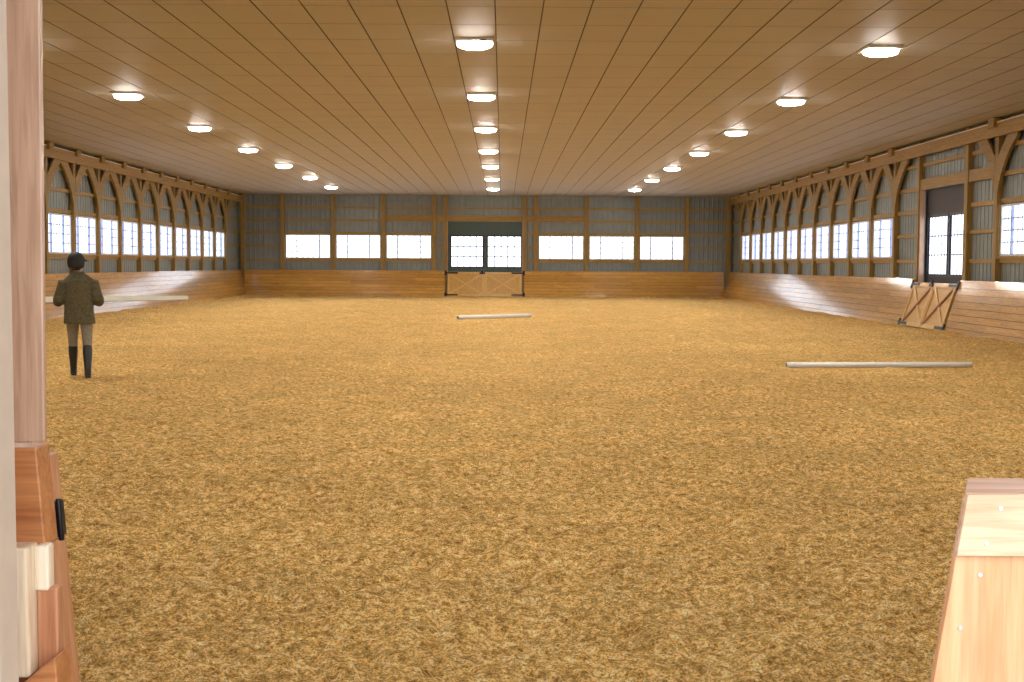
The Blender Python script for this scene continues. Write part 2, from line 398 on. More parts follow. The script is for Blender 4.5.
# ------------------------------------------------------------------ windows
wcount = [0]
def make_window(w):
    """local: x along wall (0..w), y into the room positive, z up"""
    root = empty('window_1')
    hh = WZ1 - WZ0; q = w * 0.25; fw = 0.045
    m = MB()
    m.box((0, -0.10, 0), (w, 0.0, fw)); m.box((0, -0.10, hh - fw), (w, 0.0, hh)); m.box((0, -0.10, fw), (fw, 0.0, hh - fw)); m.box((w - fw, -0.10, fw), (w, 0.0, hh - fw))
    m.build('frame', M['vinyl'], root)
    for x in (q, w - q):
        m = MB(); m.box((x - 0.028, -0.085, fw), (x + 0.028, -0.025, hh - fw)); m.build('mullion', M['muntin'], root)
    for (x0, x1, n) in ((fw, q - 0.028, 2), (q + 0.028, w - q - 0.028, 4), (w - q + 0.028, w - fw, 2)):
        m = MB(); t = 0.013
        for i in range(1, n):
            x = x0 + (x1 - x0) * i / n; m.box((x - t, -0.07, fw), (x + t, -0.058, hh - fw))
        for j in range(1, 4):
            z = fw + (hh - 2 * fw) * j / 4; m.box((x0, -0.071, z - t), (x1, -0.057, z + t))
        g_ = m
        m = MB(); m.box((x0 - 0.01, -0.062, fw - 0.01), (x1 + 0.01, -0.056, hh - fw + 0.01)); pn = m.build('pane', M['glass'], root); g_.build('muntin_grid', M['muntin'], pn)
    m = MB()      # boxed timber jambs and stool round the window
    m.box((-0.035, -0.10, -0.03), (0.0, 0.04, hh + 0.03)); m.box((w, -0.10, -0.03), (w + 0.035, 0.04, hh + 0.03))
    m.build('jamb', M['girt_y'], root)
    m = MB(); m.box((-0.035, -0.10, -0.06), (w + 0.035, 0.06, -0.001)); m.build('stool', M['girt_y'], root)
    return root
proto = {}
def place_window(a0, a1, loc, rz, label):
    w = round(a1 - a0, 3)
    if w in proto: r = copy_tree(proto[w])
    else: r = proto[w] = make_window(w)
    wcount[0] += 1; r.name = 'window_%d' % wcount[0]
    r.location = loc; r.rotation_euler = (0, 0, rz)
    tag(r, label, 'window', 'three-section windows along the arena walls', 'structure')
for k, (a, b) in enumerate(win_l):
    place_window(a, b, (XL + 0.08, b, WZ0), -PI / 2, 'bright three-section window on the left wall, %s from the far corner' % ORD[k])
for k, (a, b) in enumerate(win_r):
    place_window(a, b, (XR - 0.08, a, WZ0), PI / 2, 'bright three-section window on the right wall, %s from the far corner' % ORD[k])
place_window(*right_extra[0], (XR - 0.08, right_extra[0][0], WZ0), PI / 2, 'bright window on the right wall nearer than the dark double doors, cut by the frame')
nm = ['leftmost window of the far wall', 'middle window of the three left of the far doors', 'window just left of the dark far doors', 'window just right of the dark far doors', 'middle window of the three right of the far doors', 'rightmost window of the far wall']
for (a, b), l in zip(far_win, nm):
    place_window(a, b, (b, YF - 0.06, WZ0), PI, 'bright three-section ' + l)

# ------------------------------------------------------------------ sliding doors
def door_leaf(w, z0, z1, gx0, gx1, gz0, gz1, cols, rows, mat):
    """local: x across the leaf 0..w, y into the room, z up from z0"""
    root = empty('door_1')
    m = MB()
    m.box((0, -0.10, z0), (gx0, -0.05, z1)); m.box((gx1, -0.10, z0), (w, -0.05, z1)); m.box((gx0, -0.10, z0), (gx1, -0.05, gz0)); m.box((gx0, -0.10, gz1), (gx1, -0.05, z1))
    m.build('panel', mat, root)
    m = MB(); e = 0.075
    m.box((gx0 - e, -0.075, gz0 - e), (gx0, -0.035, gz1 + e)); m.box((gx1, -0.075, gz0 - e), (gx1 + e, -0.035, gz1 + e)); m.box((gx0, -0.075, gz0 - e), (gx1, -0.035, gz0)); m.box((gx0, -0.075, gz1), (gx1, -0.035, gz1 + e))
    m.build('sash', M['door_frame'], root)
    m = MB(); t = 0.026 if cols == 5 else 0.016
    for i in range(1, cols): x = gx0 + (gx1 - gx0) * i / cols; m.box((x - t, -0.080, gz0), (x + t, -0.066, gz1))
    for j in range(1, rows): z = gz0 + (gz1 - gz0) * j / rows; m.box((gx0, -0.081, z - t), (gx1, -0.065, z + t))
    g_ = m
    m = MB(); m.box((gx0 - 0.01, -0.076, gz0 - 0.01), (gx1 + 0.01, -0.070, gz1 + 0.01)); pn = m.build('pane', M['glass'], root); g_.build('muntin_grid', M['muntin'], pn)
    return root
cx = -0.865
d = door_leaf(cx - FD[0] + 0.06, FD[2] - 0.05, FD[3] + 0.05, 0.12, 1.60, 1.47, 2.90, 5, 3, M['slate']); d.name = 'door_1'
d.location = (cx, YF, 0); d.rotation_euler = (0, 0, PI)
# rotated half a turn, so local x runs to the left
for c in list(d.children): pass
tag(d, 'left leaf of the dark green double doors in the far wall', 'door', kind='structure')
d2 = door_leaf(FD[1] - cx + 0.06, FD[2] - 0.05, FD[3] + 0.05, 0.12, 1.68, 1.47, 2.90, 5, 3, M['slate']); d2.name = 'door_2'
d2.location = (FD[1] + 0.06, YF, 0); d2.rotation_euler = (0, 0, PI)
tag(d2, 'right leaf of the dark green double doors in the far wall', 'door', kind='structure')
mid = 31.75
d3 = door_leaf(RD[1] + 0.60 - mid, RD[2] - 0.05, RD[3] + 0.05, 0.06, 1.50, 1.40, 2.86, 6, 3, M['slate_purple']); d3.name = 'door_3'
d3.location = (XR, mid, 0); d3.rotation_euler = (0, 0, PI / 2)
tag(d3, 'farther leaf of the dark double doors in the right wall', 'door', kind='structure')
d4 = door_leaf(mid - RD[0] + 0.06, RD[2] - 0.05, RD[3] + 0.05, 0.14, 1.54, 1.40, 2.86, 6, 3, M['slate_purple']); d4.name = 'door_4'
d4.location = (XR, RD[0] - 0.06, 0); d4.rotation_euler = (0, 0, PI / 2)
tag(d4, 'nearer leaf of the dark double doors in the right wall, half behind the brown post', 'door', kind='structure')

# ------------------------------------------------------------------ girts, headers, beams
tcount = [0]
def trim(lo, hi, mat, label, cat='girt', extra=()):
    m = MB(); m.box(lo, hi)
    for l, h in extra: m.box(l, h)
    tcount[0] += 1
    return tag(m.build('trim_%d' % tcount[0], mat), label, cat, kind='structure')
GZ = [('sill girt just below the windows', 1.68, 1.77), ('header girt just above the windows', 2.99, 3.10), ('upper girt between window heads and knee braces', 3.59, 3.69), ('topmost girt under the ceiling', 4.20, 4.29)]
GD = 0.055
dy0, dy1 = RD[0] - 0.12, RD[1] + 0.12
for k, (nm_, z0, z1) in enumerate(GZ):
    trim((XL + 0.02, YN, z0), (XL + 0.02 + GD, YF - 0.02, z1), M['girt_y'], 'long brown timber %s on the left wall' % nm_)
    if z0 < 3.6: trim((XR - 0.02 - GD, YN, z0), (XR - 0.02, dy0, z1), M['girt_y'], 'long brown timber %s on the right wall' % nm_, extra=[((XR - 0.02 - GD, dy1, z0), (XR - 0.02, YF - 0.02, z1))])
    else: trim((XR - 0.02 - GD, YN, z0), (XR - 0.02, YF - 0.02, z1), M['girt_y'], 'long brown timber %s on the right wall' % nm_)
    if z0 < 3.6: trim((XL + 0.08, YF - 0.02 - GD, z0), (FD[0] - 0.15, YF - 0.02, z1), M['girt_x'], 'long brown timber %s on the far wall' % nm_, extra=[((FD[1] + 0.15, YF - 0.02 - GD, z0), (XR - 0.08, YF - 0.02, z1))])
    else: trim((XL + 0.08, YF - 0.02 - GD, z0), (XR - 0.08, YF - 0.02, z1), M['girt_x'], 'long brown timber %s on the far wall' % nm_)
z0, z1 = 2.36, 2.45
trim((XL + 0.08, YF - 0.02 - GD, z0), (far_posts[0], YF - 0.02, z1), M['girt_x'], 'short mid-height girt in the left corner bay of the far wall')
trim((far_posts[-1], YF - 0.02 - GD, z0), (XR - 0.08, YF - 0.02, z1), M['girt_x'], 'short mid-height girt in the right corner bay of the far wall')
trim((far_posts[3], YF - 0.02 - GD, z0), (far_posts[4], YF - 0.02, z1), M['girt_x'], 'very short girt left of the far doors')
trim((far_posts[5], YF - 0.02 - GD, z0), (far_posts[6], YF - 0.02, z1), M['girt_x'], 'very short girt right of the far doors')
trim((XL + 0.02, BAYL[0], z0), (XL + 0.02 + GD, YF - 0.02, z1), M['girt_y'], 'short mid-height girt in the far corner bay of the left wall')
trim((XR - 0.02 - GD, BAYR[0], z0), (XR - 0.02, YF - 0.02, z1), M['girt_y'], 'short mid-height girt in the far corner bay of the right wall')
trim((XR - 0.02 - GD, RD[1] + 0.12, z0), (XR - 0.02, BAYR[10], z1), M['girt_y'], 'short girt just beyond the dark doors on the right wall')
trim((XR - 0.02 - GD, 28.2, z0), (XR - 0.02, RD[0] - 0.12, z1), M['girt_y'], 'short girt between the dark doors and the nearest right window')
# headers over the doors
trim((far_posts[3], YF - 0.13, 3.62), (far_posts[6], YF - 0.075, 3.90), M['girt_x'], 'deep header board over the dark far doors', 'header')
trim((far_posts[2], YF - 0.13, 3.72), (far_posts[3], YF - 0.075, 3.93), M['girt_x'], 'deep board above the window left of the far doors', 'header')
trim((far_posts[6], YF - 0.13, 3.72), (far_posts[7], YF - 0.075, 3.93), M['girt_x'], 'deep board above the window right of the far doors', 'header')
trim((XR - 0.135, 28.2, 3.58), (XR - 0.075, RD[1] + 0.2, 3.86), M['girt_y'], 'deep header board over the dark right doors', 'header')
# pale casing boards beside the right doors
trim((XR - 0.14, RD[1] + 0.02, 1.05), (XR - 0.02, RD[1] + 0.075, 3.6), M['near_post'], 'pale upright casing board at the far side of the dark right doors', 'casing')
trim((FD[0] - 0.06, YF - 0.20, 1.05), (FD[0] - 0.005, YF - 0.02, 3.62), M['near_post'], 'pale upright casing board at the left of the far doors', 'casing')
trim((FD[1] + 0.005, YF - 0.20, 1.05), (FD[1] + 0.06, YF - 0.02, 3.62), M['near_post'], 'pale upright casing board at the right of the far doors', 'casing')
# eave beams with a pale strip on top
tag((lambda m: (m.box((XL + 0.17, YN, 4.46), (XL + 0.235, YF - 0.02, 4.78)), m.build('eave_beam', M['girt_y']))[1])(MB()), 'long brown eave beam under the ceiling along the left wall', 'beam')
tag((lambda m: (m.box((XR - 0.235, YN, 4.46), (XR - 0.17, YF - 0.02, 4.78)), m.build('eave_beam', M['girt_y']))[1])(MB()), 'long brown eave beam under the ceiling along the right wall', 'beam')
trim((XL + 0.235, YN, 4.755), (XL + 0.247, YF - 0.02, 4.78), M['pale_strip'], 'thin pale strip along the top of the left eave beam', 'strip')
trim((XR - 0.247, YN, 4.755), (XR - 0.235, YF - 0.02, 4.78), M['pale_strip'], 'thin pale strip along the top of the right eave beam', 'strip')

# ------------------------------------------------------------------ timber posts with forked knee braces
def brace_mb(sg):
    """gusset-like brace, curved underneath; local: x into the room, y along the wall"""
    m = MB(); lower, upper = [], []
    p0, p1, p2 = (0.08, 3.22), (0.32, 3.98), (1.13, 4.40)       # underside curve
    for i in range(9):
        t = i / 8; a = (1 - t) ** 2; b = 2 * t * (1 - t); c = t * t
        lower.append((a * p0[0] + b * p1[0] + c * p2[0], a * p0[1] + b * p1[1] + c * p2[1]))
    poly = lower + [(1.13, 4.52), (0.64, 4.52), (0.08, 4.02)]
    poly = [(sg * y, z) for y, z in poly]
    if sg < 0: poly = poly[::-1]
    m.prism(poly, 'X', 0.10, 0.168)
    return m
def make_side_post(braces=(-1, 1)):
    root = empty('timber_post')
    m = MB(); m.box((0.02, -0.085, -0.05), (0.165, 0.085, CEIL - 0.001)); bev(m.build('post', M['post'], root))
    for s_ in braces: brace_mb(s_).build('knee_brace', M['brace'], root)
    m = MB(); m.box((0.171, -0.17, 4.782), (0.32, 0.17, CEIL - 0.001)); m.box((0.237, -0.17, 4.66), (0.32, 0.17, 4.782)); m.box((0.15, -0.17, 4.782), (0.171, 0.17, CEIL - 0.001)); bev(m.build('truss_heel', M['brace'], root))
    return root
sp = make_side_post(); first = True
def put_post(x, y, rz, label, group):
    global first
    o = sp if first else copy_tree(sp)
    first = False
    o.location = (x, y, 0); o.rotation_euler = (0, 0, rz); tag(o, label, 'post', group)
    return o
for k, y in enumerate(BAYL):
    put_post(XL, y, 0, 'brown timber post with forked knee braces on the left wall, %s from the far corner' % ORD[k], 'braced posts of the side walls')
for k, y in enumerate(BAYR):
    put_post(XR, y, PI, 'brown timber post with forked knee braces on the right wall, %s from the far corner' % ORD[k], 'braced posts of the side walls')
put_post(XR, 28.2, PI, 'brown braced post between the dark right doors and the nearest right window', 'braced posts of the side walls')
def plain_post(loc, rz, w, dpt, label, group=None, mat='post', top=CEIL + 0.004):
    root = empty('timber_post', loc, rz)
    m = MB(); m.box((0.02, -w / 2, -0.05), (0.02 + dpt, w / 2, top)); bev(m.build('post', M[mat], root))
    return tag(root, label, 'post', group)
plain_post((XR, RD[0] - 0.10, 0), PI, 0.22, 0.14, 'thick dark brown post at the near side of the dark right doors')
plain_post((XR, RD[1] + 0.17, 0), PI, 0.16, 0.15, 'brown post at the far side of the dark right doors')
fl = ['leftmost tall post of the far wall', 'post between the first and second windows from the left on the far wall', 'post between the second and third windows from the left on the far wall', 'post right beside the third window left of the far doors', 'post at the left jamb of the far doors',
      'post at the right jamb of the far doors', 'post right beside the first window right of the far doors', 'post between the fourth and fifth windows from the left on the far wall', 'post between the fifth and sixth windows from the left on the far wall', 'rightmost tall post of the far wall']
for x, l in zip(far_posts, fl):
    plain_post((x, YF, 0), -PI / 2, 0.19, 0.19, 'brown timber ' + l, 'posts of the far wall')
plain_post((XL + 0.28, YF, 0), -PI / 2, 0.19, 0.19, 'brown corner post where the left wall meets the far wall')
plain_post((XR - 0.28, YF, 0), -PI / 2, 0.19, 0.19, 'brown corner post where the right wall meets the far wall')

# ------------------------------------------------------------------ leaning kickboards
def kick(name, segs, P, mat, label):
    """P(a, t, n): a along the wall, t up the slope 0..1, n out of the face"""
    m = MB(); nb = 8
    for a0, a1 in segs:
        for i in range(nb):
            t0, t1 = i / nb + 0.004, (i + 1) / nb - 0.004
            q = []
            for t, n in ((t0, -0.04), (t1, -0.04), (t1, 0.0), (t0, 0.0)):
                q.append((t, n))
            vs = [P(a0, t, n) for t, n in q] + [P(a1, t, n) for t, n in q]
            m.add(vs, [(0, 1, 2, 3), (7, 6, 5, 4), (0, 4, 5, 1), (1, 5, 6, 2), (2, 6, 7, 3), (3, 7, 4, 0)], mat)
        # light-tight backing, dark colour painting the shade of the joints, and the cap
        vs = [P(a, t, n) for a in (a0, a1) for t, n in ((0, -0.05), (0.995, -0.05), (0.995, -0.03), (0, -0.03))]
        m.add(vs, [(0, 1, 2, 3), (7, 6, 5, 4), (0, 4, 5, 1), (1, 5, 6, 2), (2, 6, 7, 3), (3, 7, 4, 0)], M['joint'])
        vs = [P(a, t, n) for a in (a0, a1) for t, n in ((1.0, -0.13), (1.025, -0.13), (1.025, 0.02), (1.0, 0.02))]
        m.add(vs, [(0, 1, 2, 3), (7, 6, 5, 4), (0, 4, 5, 1), (1, 5, 6, 2), (2, 6, 7, 3), (3, 7, 4, 0)], mat)
    return tag(m.build(name, mat), label, 'kickboard', kind='structure')
KL = lambda a, t, n: (LB + (LT - LB) * t + n, a, KZ * t)
KR = lambda a, t, n: (RB + (RT - RB) * t - n, a, KZ * t)
KF = lambda a, t, n: (a, FB + (FT - FB) * t - n, KZ * t)
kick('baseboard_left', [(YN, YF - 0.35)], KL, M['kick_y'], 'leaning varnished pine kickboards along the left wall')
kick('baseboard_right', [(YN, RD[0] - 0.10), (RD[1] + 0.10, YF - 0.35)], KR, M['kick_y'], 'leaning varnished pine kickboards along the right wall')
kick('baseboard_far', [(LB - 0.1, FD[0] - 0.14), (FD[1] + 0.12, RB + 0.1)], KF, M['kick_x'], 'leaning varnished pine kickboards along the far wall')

# ------------------------------------------------------------------ gates in the kickboards
def gate(P, w, hinge_low, label, group, latch=False, dark=False):
    """P(u, v, n): u across the leaf 0..w, v up the slope (m), n out of the face"""
    root = empty('arena_gate', P(w / 2, 0, 0))
    inv = Matrix.Translation(-root.location)
    hgt = KZ / math.cos(math.radians(14))
    def pbox(m, u0, u1, v0, v1, n0, n1):
        m.hexa([P(u0, v0, n0), P(u1, v0, n0), P(u1, v0, n1), P(u0, v0, n1), P(u0, v1, n0), P(u1, v1, n0), P(u1, v1, n1), P(u0, v1, n1)])
    def pbar(m, a, b, wd, n0, n1):
        du, dv = b[0] - a[0], b[1] - a[1]; L = math.hypot(du, dv); x, y = -dv / L * wd / 2, du / L * wd / 2
        q = [(a[0] - x, a[1] - y), (b[0] - x, b[1] - y), (b[0] + x, b[1] + y), (a[0] + x, a[1] + y)]
        m.hexa([P(u, v, n0) for u, v in q] + [P(u, v, n1) for u, v in q])
    v0, v1 = 0.07, hgt - 0.03
    m = MB(); nb = 8
    for i in range(nb):
        pbox(m, 0.01, w - 0.01, v0 + (v1 - v0) * i / nb + 0.003, v0 + (v1 - v0) * (i + 1) / nb - 0.003, -0.03, 0.0)
    m.build('boards', M['gate'], root, inv)
    fr = 0.10
    for nm_, u0, u1, a, b in (('top_rail', 0.01, w - 0.01, v1 - fr, v1), ('bottom_rail', 0.01, w - 0.01, v0, v0 + fr)):
        m = MB(); pbox(m, u0, u1, a, b, 0.0, 0.03); m.build(nm_, M['gate_pale'], root, inv)
    for u0 in (0.01, w - 0.01 - fr):
        m = MB(); pbox(m, u0, u0 + fr, v0 + fr, v1 - fr, 0.0, 0.03); m.build('stile', M['gate_pale'], root, inv)
    m = MB(); pbar(m, (0.09, v0 + 0.10), (w - 0.09, v1 - 0.10), 0.085, 0.0, 0.028); m.build('cross_brace', M['gate_pale'], root, inv)
    m = MB(); pbar(m, (0.09, v1 - 0.10), (w - 0.09, v0 + 0.10), 0.07, 0.012, 0.034); o = m.build('cross_brace', M['brace_dark' if dark else 'gate_pale'], root, inv)
    if dark: o['label'] = 'darker brown diagonal brace'
    for vv in (v0 + 0.06, v1 - 0.05):
        m = MB()
        if hinge_low: pbox(m, -0.13, 0.50, vv - 0.035, vv + 0.035, 0.03, 0.045); pbox(m, -0.14, -0.04, vv - 0.11, vv + 0.11, 0.022, 0.05)
        else: pbox(m, w - 0.50, w + 0.13, vv - 0.035, vv + 0.035, 0.03, 0.045); pbox(m, w + 0.04, w + 0.14, vv - 0.11, vv + 0.11, 0.022, 0.05)
        m.build('strap_hinge', M['iron'], root, inv)
    if latch:
        m = MB(); a_, b_ = (w - 0.03, w + 0.05) if hinge_low else (-0.05, 0.03)
        pbox(m, a_, b_, v0, v1 - 0.11, 0.031, 0.045); m.build('cover_strip', M['gate_pale'], root, inv)
        m = MB(); u = w - 0.12 if hinge_low else 0.12
        pbox(m, u - 0.12, u + 0.12, v1 - 0.10, v1 - 0.02, 0.03, 0.06); pbox(m, u - 0.05, u + 0.05, v1 - 0.02, v1 + 0.05, 0.03, 0.075)
        m.build('latch', M['iron'], root, inv)
    return tag(root, label, 'gate', group)
sl = math.hypot(RT - RB, KZ)
GR = lambda base: (lambda u, v, n: KR(base + u, v / sl, n))
slf = math.hypot(FT - FB, KZ)
GF = lambda base: (lambda u, v, n: KF(base + u, v / slf, n))
gate(GR(RD[0]), mid - RD[0] - 0.01, True, 'nearer leaf of the X-braced pine gate below the dark right doors', None, dark=True)
gate(GR(mid + 0.01), RD[1] - mid - 0.01, False, 'farther leaf of the X-braced pine gate below the dark right doors, with black latch', None, True, True)
gate(GF(FD[0] + 0.0), cx - FD[0] - 0.01, True, 'left leaf of the pine gate below the dark far doors, with black latch', None, True)
gate(GF(cx + 0.01), FD[1] - cx - 0.01, False, 'right leaf of the pine gate below the dark far doors', None)

# ------------------------------------------------------------------ pale rail low on the left kickboards
m = MB()
a, b = 30.0, 49.4; za, zb = 0.68, 0.235
def kx(z, n): return LB + (LT - LB) * z / KZ + n
vs = []
for y, z in ((a, za), (b, zb)):
    for dz, n in ((-0.075, 0.0), (0.075, 0.0), (0.075, 0.035), (-0.075, 0.035)): vs.append((kx(z + dz, n + 0.001), y, z + dz))
m.add(vs, [(0, 1, 2, 3), (7, 6, 5, 4), (0, 4, 5, 1), (1, 5, 6, 2), (2, 6, 7, 3), (3, 7, 4, 0)])
tag(m.build('kickboard_rail', M['pale_rail']), 'long pale painted rail low across the left kickboards, behind the standing person', 'rail')

# ------------------------------------------------------------------ ceiling lamps
def make_lamp():
    root = empty('ceiling_light')
    m = MB(); m.box((-0.275, -0.275, -0.045), (0.275, 0.275, 0.0)); bev(m.build('housing', M['housing'], root), 0.012)
    m = MB()
    rr = [(0, 0, -0.045, 0.265, 0.265), (0, 0, -0.065, 0.265, 0.265), (0, 0, -0.085, 0.25, 0.25), (0, 0, -0.105, 0.20, 0.20), (0, 0, -0.115, 0.12, 0.12), (0, 0, -0.118, 0.05, 0.05)]
    m.loft(rr[2:][::-1], 20); m.build('lens', M['lens'], root)
    m = MB(); m.loft(rr[:3][::-1], 20); m.build('lens_rim', M['rim'], root)
    return root
lp = make_lamp(); lfirst = True
rows = [('left', -7.30, [19.1, 24.95, 30.8, 36.6, 42.5, 48.3, 54.2]), ('middle', -0.43, [18.85, 24.75, 30.7, 36.6, 42.3, 48.6, 54.9]), ('right', 5.66, [19.25, 25.2, 31.1, 36.9, 42.8, 48.6, 54.9])]
for rn, x, ds in rows:
    for k, y in enumerate(ds + [12.7, 6.8]):  # nearest two of each row are out of view, added to light the sand
        o = lp if lfirst else copy_tree(lp); lfirst = False
        o.location = (x, y, CEIL)
        n = len(ds) - 1 - k if k < len(ds) else k
        lab = 'glowing round ceiling lamp in the %s row, %s from the far wall' % (rn, ORD[len(ds) - 1 - k] if k < len(ds) else ORD[k])
        tag(o, lab, 'ceiling lamp', 'ceiling lamps in three rows')
        if rn == 'middle' and k == 0:
            m = MB(); m.bar((0.09, -0.281, -0.04), (0.17, -0.281, -0.04), 0.012, 0.018); m.bar((0.15, -0.275, -0.04), (0.22, -0.25, -0.08), 0.01, 0.012); m.build('clip', M['iron'], o)

# ------------------------------------------------------------------ ground poles
def pole(p, q, r, label):
    zp, zq = float(sand_h(p[0], p[1])), float(sand_h(q[0], q[1]))
    t = [(p[0] + (q[0] - p[0]) * i / 20, p[1] + (q[1] - p[1]) * i / 20) for i in range(21)]
    z = float(np.max(sand_h([a_ for a_, _ in t], [b_ for _, b_ in t]))) + r - 0.012
    c = Vector(((p[0] + q[0]) / 2, (p[1] + q[1]) / 2, z))
    root = empty('ground_pole', c)
    A, B = Vector((p[0], p[1], z)) - c, Vector((q[0], q[1], z)) - c
    dv = (B - A).normalized()
    m = MB(); m.tube([A, A + dv * 0.008, B - dv * 0.008, B], [r * 0.9, r, r, r * 0.9], 20); m.build('shaft', M['white_paint'], root)
    for e, s_ in ((A, -1), (B, 1)):
        m = MB(); m.tube([e + dv * s_ * -0.004, e + dv * s_ * 0.004], [r * 0.82, r * 0.78], 20); m.build('end_face', M['stone'], root)
    return tag(root, label, 'pole')
pole((-1.275, 36.1), (0.82, 37.9), 0.055, 'white ground pole lying slightly askew in the middle of the sand')
pole((4.44, 19.74), (7.44, 20.02), 0.045, 'long white ground pole lying on the sand at right')

# ------------------------------------------------------------------ near doorway
def near():
    r = empty('doorway_post', (-1.15, 2.73, 1.2))
    T = Matrix.Translation(-r.location)
    m = MB(); m.hexa([(-1.31, 2.722, 1.201), (-0.985, 2.722, 1.212), (-0.987, 2.744, 1.212), (-1.31, 2.744, 1.201), (-1.31, 2.722, 3.58), (-0.970, 2.722, 3.58), (-0.972, 2.744, 3.58), (-1.31, 2.744, 3.58)])
    bev(m.build('post', M['near_post'], r, T), 0.004)
    tag(r, 'pinkish varnished pine doorway post filling the left edge of the view', 'post')
    r = empty('doorway_casing', (-1.15, 2.45, -0.06))
    T = Matrix.Translation(-r.location)
    m = MB(); m.box((-1.40, 2.40, -0.06), (-0.962, 2.50, 3.58)); bev(m.build('board', M['cream'], r, T), 0.006)
    tag(r, 'pale cream casing board at the extreme left, in front of the pinkish post', 'casing')
    # boxed end of the kickboards on the left of the doorway
    r = empty('kickboard_end', (-1.15, 2.78, -0.05))
    T = Matrix.Translation(-r.location)
    ex = lambda z, x0=-1.003, k=0.078: x0 + k * (1.2 - z)
    m = MB(); m.prism([(-1.31, 0.985), (ex(0.985), 0.985), (ex(1.2), 1.2), (-1.31, 1.2)], 'Y', 2.72, 2.80); bev(m.build('top_rail', M['near_gate'], r, T), 0.004)
    m = MB(); m.prism([(ex(0) - 0.085, -0.05), (ex(0), -0.05), (ex(0.985), 0.985), (ex(0.985) - 0.075, 0.985)], 'Y', 2.735, 2.80); bev(m.build('stile', M['near_gate_z'], r, T), 0.004)
    m = MB(); m.prism([(-1.31, -0.05), (-0.915, -0.05), (-1.012, 1.17), (-1.31, 1.17)], 'Y', 2.80, 2.88); bev(m.build('side_panel', M['near_gate_z'], r, T), 0.004)
    for x0, x1, z0, z1, y0, y1 in ((-1.075, -1.001, 0.716, 0.996, 2.655, 2.72), (-1.003, -0.972, 0.893, 0.992, 2.695, 2.735)):
        m = MB(); m.box((x0, y0, z0), (x1, y1, z1)); bev(m.build('cleat', M['pale_pine'], r, T), 0.006)['label'] = 'pale pine cleat'
    m = MB(); m.box((-1.0, 2.70, 0.70), (-0.955, 2.735, 0.90)); bev(m.build('packing_strip', M['near_gate_z'], r, T), 0.004)
    m = MB(); m.prism([(-1.31, 0.47), (-1.31, 0.39), (-0.935, 0.665), (-0.943, 0.765)][::-1], 'Y', 2.645, 2.735); bev(m.build('diagonal_brace', M['near_gate'], r, T), 0.004)
    m = MB(); m.prism([(-1.31, -0.05), (ex(0), -0.05), (ex(0.64), 0.64), (-1.31, 0.39)], 'Y', 2.69, 2.735); bev(m.build('lower_board', M['near_gate'], r, T), 0.004)
    m = MB(); m.hexa([(-1.010, 2.81, 0.985), (-0.984, 2.81, 0.985), (-0.984, 2.85, 0.985), (-1.01, 2.85, 0.985), (-1.02, 2.81, 1.065), (-0.991, 2.81, 1.065), (-0.991, 2.85, 1.065), (-1.02, 2.85, 1.065)]); m.tube([(-0.983, 2.812, 0.978), (-0.990, 2.812, 1.072)], 0.006, 10); bev(m.build('hinge', M['iron'], r, T), 0.002)
    tag(r, 'boxed pine kickboard end with black hinge below the left doorway post', 'kickboard end')
    # boxed end of the kickboards on the right
    r = empty('kickboard_end', (1.15, 2.58, -0.05))
    T = Matrix.Translation(-r.location)
    xe = lambda z: 0.925 - 0.152 * (1.146 - z)
    R_ = 2.39
    m = MB(); m.prism([(xe(-0.05) + 0.004, -0.05), (R_, -0.05), (R_, 1.022), (xe(1.022) + 0.004, 1.022)], 'Y', 2.502, 2.52); bev(m.build('plywood_panel', M['plywood'], r, T), 0.002)
    m = MB(); m.prism([(xe(1.024), 1.024), (R_, 1.024), (R_, 1.148), (xe(1.148), 1.148)], 'Y', 2.488, 2.501); bev(m.build('top_strip', M['pale_pine_x'], r, T), 0.002)['label'] = 'pale pine strip screwed across the top'
    m = MB(); m.hexa([(xe(1.138), 2.502, 1.138), (R_, 2.502, 1.138), (R_, 2.675, 1.138), (0.992, 2.675, 1.138), (xe(1.138), 2.502, 1.150), (R_, 2.50, 1.150), (R_, 2.675, 1.150), (0.992, 2.675, 1.150)]); bev(m.build('cap_board', M['red_cap'], r, T), 0.003)
    m = MB(); m.prism([(xe(-0.05) + 0.006, -0.05), (xe(-0.05) + 0.03, -0.05), (xe(1.137) + 0.03, 1.137), (xe(1.137) + 0.006, 1.137)], 'Y', 2.52, 2.53); bev(m.build('edge_strip', M['red_cap'], r, T), 0.002)
    m = MB(); m.hexa([(xe(-0.05) + 0.016, 2.531, -0.05), (R_, 2.531, -0.05), (R_, 2.67, -0.05), (xe(-0.05) + 0.075, 2.67, -0.05), (xe(1.137) + 0.016, 2.531, 1.137), (R_, 2.531, 1.137), (R_, 2.67, 1.137), (xe(1.137) + 0.075, 2.67, 1.137)]); m.build('framing', M['near_gate_z'], r, T)
    for x, z in ((0.99, 1.121), (0.964, 1.05), (0.958, 0.984), (0.921, 0.876), (0.89, 0.70)):
        m = MB(); m.tube([(x, 2.4975 if z < 1.02 else 2.485, z), (x, 2.506 if z < 1.02 else 2.493, z)], 0.0045, 10); m.build('screw', M['screw'], r, T)
    tag(r, 'slanted pine kickboard end with screwed plywood face at the right of the doorway', 'kickboard end')
near()

